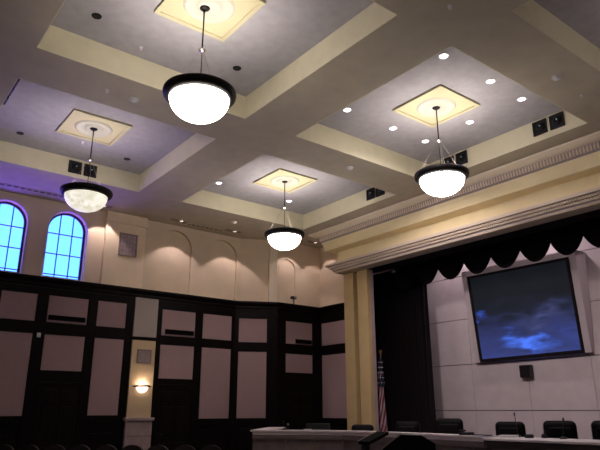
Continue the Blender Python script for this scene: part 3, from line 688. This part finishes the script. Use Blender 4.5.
mb = MB(); mb.box(-.10, -.02, .05, .11, .05, .085, bev=.015); mb.box(-.08, .08, .06, .10, .06, .09, bev=.012); mb.build('handset', BLACK, t)
t = empty('desk_console', (9.56, 6.88, 1.2), 0, 'flat dark keypad on the desk beside the black telephone', 'keypad')
mb = MB(); mb.box(-.06, .06, -.18, .18, 0, .018, bev=.005); mb.build('case', BLACK, t)
def paper(x, y, z, rz, label, w=.15, l=.11, h=.006, m=PAPER, name='paper_sheet'):
    mb = MB(); mb.box(-l, l, -w, w, 0, h); o = mb.build(name, m); o.location = (x, y, z); o.rotation_euler[2] = rz; thing(o, label, 'paper', 'loose papers on the desks'); return o
paper(9.62, 6.38, 1.19, .3, 'white papers in a low pile at the left end of the centre desk', .14, .12, .03)
paper(9.45, 6.22, 1.186, -.2, 'white sheet beside the dark box on the centre desk')
paper(9.25, 11.55, 1.205, .8, 'pale sheet on the left part of the curved desk', .09, .06, .012)
paper(9.62, 9.9, 1.201, .1, 'tiny white card on the curved desk below the column chair', .04, .04)
t = empty('tabletop_box', (9.62, 5.98, 1.186), .3, 'small low black box on the centre desk below chair microphone', 'box')
mb = MB(); mb.box(-.05, .05, -.07, .07, 0, .05, bev=.012); mb.build('case', BLACK, t)
mb = MB(); mb.box(-.04, .04, -.06, .06, .05, .06, bev=.004); mb.build('lid', BLACK, t)
t = empty('tabletop_box', (9.75, 5.80-.02, 1.186), 0, 'tiny black box on the centre desk left of the rounded chair', 'box')
mb = MB(); mb.box(-.03, .03, -.04, .04, 0, .06, bev=.008); mb.build('case', BLACK, t)
mb = MB(); mb.lathe([(.012, .06), (.012, .08), (0, .08)], 10); mb.build('knob', BLACK, t)

# ------------------------------------------------------------------ lecterns in front
t = empty('lectern', (7.3, 6.62, 0), R(42), 'black lectern with clipped upper corners in front of the desk', 'lectern')
mb = MB(); mb.prism([(.36, 0), (-.37, 0), (-.41, 1.15), (-.21, 1.27), (.11, 1.28), (.40, 1.07)], 'x', -.04, .0); mb.build('front_panel', MATTE, t)
mb = MB(); mb.prism([(.34, 0), (-.35, 0), (-.36, 1.08), (-.19, 1.18), (.10, 1.19), (.34, 1.02)], 'x', .0, .38); mb.build('body', MATTE, t)
mb = MB(); mb.prism([(.405, 1.072), (.11, 1.285), (.11, 1.30), (.415, 1.082)], 'x', -.045, .01); mb.build('edge_highlight', GRILLE, t)  # lighter strip stands in for the highlight along the edge
mb = MB(); mb.box(-.08, .42, -.40, .40, 0, .08, bev=.01); mb.build('plinth', MATTE, t)
t = empty('music_stand', (7.42, 7.68, -.0), .0, 'black sloping-top stand left of the lectern', 'stand')
mb = MB(); mb.prism([(-.06, 1.09), (.42, 1.24), (.42, 1.29), (-.06, 1.14)], 'y', -.13, .13); mb.build('reading_top', MATTE, t)
mb = MB(); mb.prism([(-.07, 1.13), (.43, 1.285), (.43, 1.30), (-.07, 1.145)], 'y', .13, .142); mb.build('edge_highlight', GRILLE, t)  # edge highlight of the top, built as a lighter strip
mb = MB(); mb.box(.0, .1, .02, .12, .08, 1.13); mb.build('post', BLACK, t)
mb = MB(); mb.box(-.2, .3, -.13, .2, 0, .08, bev=.02); mb.build('foot', BLACK, t)

# ------------------------------------------------------------------ flag
t = empty('flag_on_pole', (13.2, 12.9, .3), 0, 'furled United States flag on a pole with gold finial beside the curtain', 'flag')
mb = MB(); mb.tube([(0, 0, .05), (0, 0, 2.95)], .016); mb.build('pole', wood('pole_wood', (.12, .07, .03), (.2, .12, .05)), t)
mb = MB(); mb.lathe([(0, 0), (.17, 0), (.17, .03), (.05, .06), (.03, .1)], 20); mb.build('base', BRASS, t)
mb = MB(); mb.sphere((0, 0, 2.98), .035); mb.lathe([(.02, 3.0), (.035, 3.04), (.0, 3.12)], 12); mb.prism([(-.06, 3.03), (0, 3.0), (.06, 3.03), (.07, 3.08), (0, 3.05), (-.07, 3.08)], 'x', -.008, .008); mb.build('finial', BRASS, t)
def flagpart(z0, z1, u0, u1, name, m, rad0, rad1):
    me_b = bmesh.new(); uvl = me_b.loops.layers.uv.new('UVMap'); n = 28; rows = 20; G = []
    for j in range(rows+1):
        q = j/rows; z = z0+(z1-z0)*q; row = []
        for i in range(n+1):
            a = 2*math.pi*i/n; rr = (rad0+(rad1-rad0)*q)*(1+.28*math.sin(4*a+q*2.0))
            row.append((me_b.verts.new((rr*math.cos(a)-.03, rr*math.sin(a)+.02*math.sin(q*5), z)), (i/n*2+q*1.3, q)))
        G.append(row)
    for a, b in zip(G, G[1:]):
        for i in range(n):
            c = (a[i], a[i+1], b[i+1], b[i]); f = me_b.faces.new([v[0] for v in c]); f.smooth = True
            for l, v in zip(f.loops, c): l[uvl].uv = v[1]
    me = bpy.data.meshes.new(name); me_b.to_mesh(me); me_b.free(); me.materials.append(m)
    o = bpy.data.objects.new(name, me); COL.objects.link(o); o.parent = t; return o
flagpart(2.45, .75, 0, 1, 'striped_cloth', FLAG, .06, .115)
cn = flagpart(2.85, 2.0, 0, 1, 'star_canton', CANTON, .03, .085)
mb = MB()
for q in range(5):
    for s in range(8):
        a = 2*PI*(s+.5*(q % 2))/8+.2; z = 2.72-q*.15; rr = .045+q*.0095+.010
        rr *= (1+.28*math.sin(4*a+(2.85-z)/.85*2))
        n5 = []
        for k in range(10): rad = .022 if k % 2 == 0 else .010; n5.append((rad*math.sin(PI*k/5), rad*math.cos(PI*k/5)))
        tt = bmesh.new(); A = [tt.verts.new((.006, p[0], p[1])) for p in n5]; tt.faces.new(A)
        mb.add(tt, 0, Matrix.Translation((rr*math.cos(a)-.03, rr*math.sin(a), z)) @ Matrix.Rotation(a, 4, 'Z'))
mb.build('stars', STARW, cn)

# ------------------------------------------------------------------ audience chairs
def seat(loc, rz, label):
    t = empty('audience_chair', loc, rz, label, 'chair', 'rows of audience chairs along the bottom left')
    mb = MB(); pts = []
    for a in range(0, 181, 15): pts.append((.25*math.cos(R(a)), .79+.17*math.sin(R(a))))
    mb.prism([(.25, .48)]+pts+[(-.25, .48)], 'x', -.27, -.20); mb.build('backrest', SEATF, t)
    mb = MB(); mb.box(-.22, .24, -.25, .25, .40, .48, bev=.03); mb.build('seat', SEATF, t)
    for s in (-1, 1): 
        for q in (-.2, .2): mb = MB(); mb.tube([(q, s*.22, 0), (q, s*.22, .41)], .013); mb.build('leg', BMET, t)
    return t
labs = ['audience chair top at the far bottom left corner', 'audience chair top below the tall leftmost fabric panel', 'audience chair top left of the leftmost door', 'audience chair top in front of the leftmost door',
        'audience chair top right of the leftmost door', 'audience chair top left of the stone pilaster base', 'audience chair top in front of the stone pilaster base', 'audience chair top right of the stone pilaster base',
        'audience chair top in front of the door right of the sconce', 'audience chair top below the second tall fabric panel right of the sconce']
cs = [(3.05+.415*i, 15.0-.375*i, labs[i]) for i in range(10)]
s0 = seat((cs[0][0], cs[0][1], 0), R(42), cs[0][2])
for x, y, l in cs[1:]: dup(s0, (x, y, 0), R(42)+random.uniform(-.05, .05), l)

# unseen downlights added in the stage ceiling to brighten the stage
for y, pos in ((11.0, 'left'), (8.0, 'middle'), (5.0, 'right')):
    t = empty('added_stage_downlight', (13.95, y, 7.04), 0, pos+' one of the unseen downlights added behind the valance', 'ceiling light', 'added stage ceiling downlights')
    mb = MB(); mb.lathe([(.09, 0), (.11, -.06), (.13, -.06), (.13, 0)], 20); mb.build('can', BLACK, t)
    light('added_stage_beam', 'SPOT', (0, 0, -.07), 110, (1, .86, .92), t, size=.08, spot=R(130), blend=.8, aim=(.25, 0, -1))

# unseen spotlights added in the right coffers' stage-facing sides to brighten the stage wall
for x, y, pos, ty, pw in ((6.745, 7.6, 'far', 10.6, 800), (6.745, 5.8, 'middle', 8.6, 200), (6.745, 1.8, 'near', 6.0, 70)):
    boxspot((x+.01, y, 7.3), R(90), pos+' unseen black spotlight added on the coffer side turned towards the stage')
    light('added_stage_wash', 'SPOT', (x+.12, y, 7.28), pw, (1, .88, .90), None, size=.25, spot=R(62), blend=1, aim=Vector((15, ty, 1.8))-Vector((x, y, 7.28)))
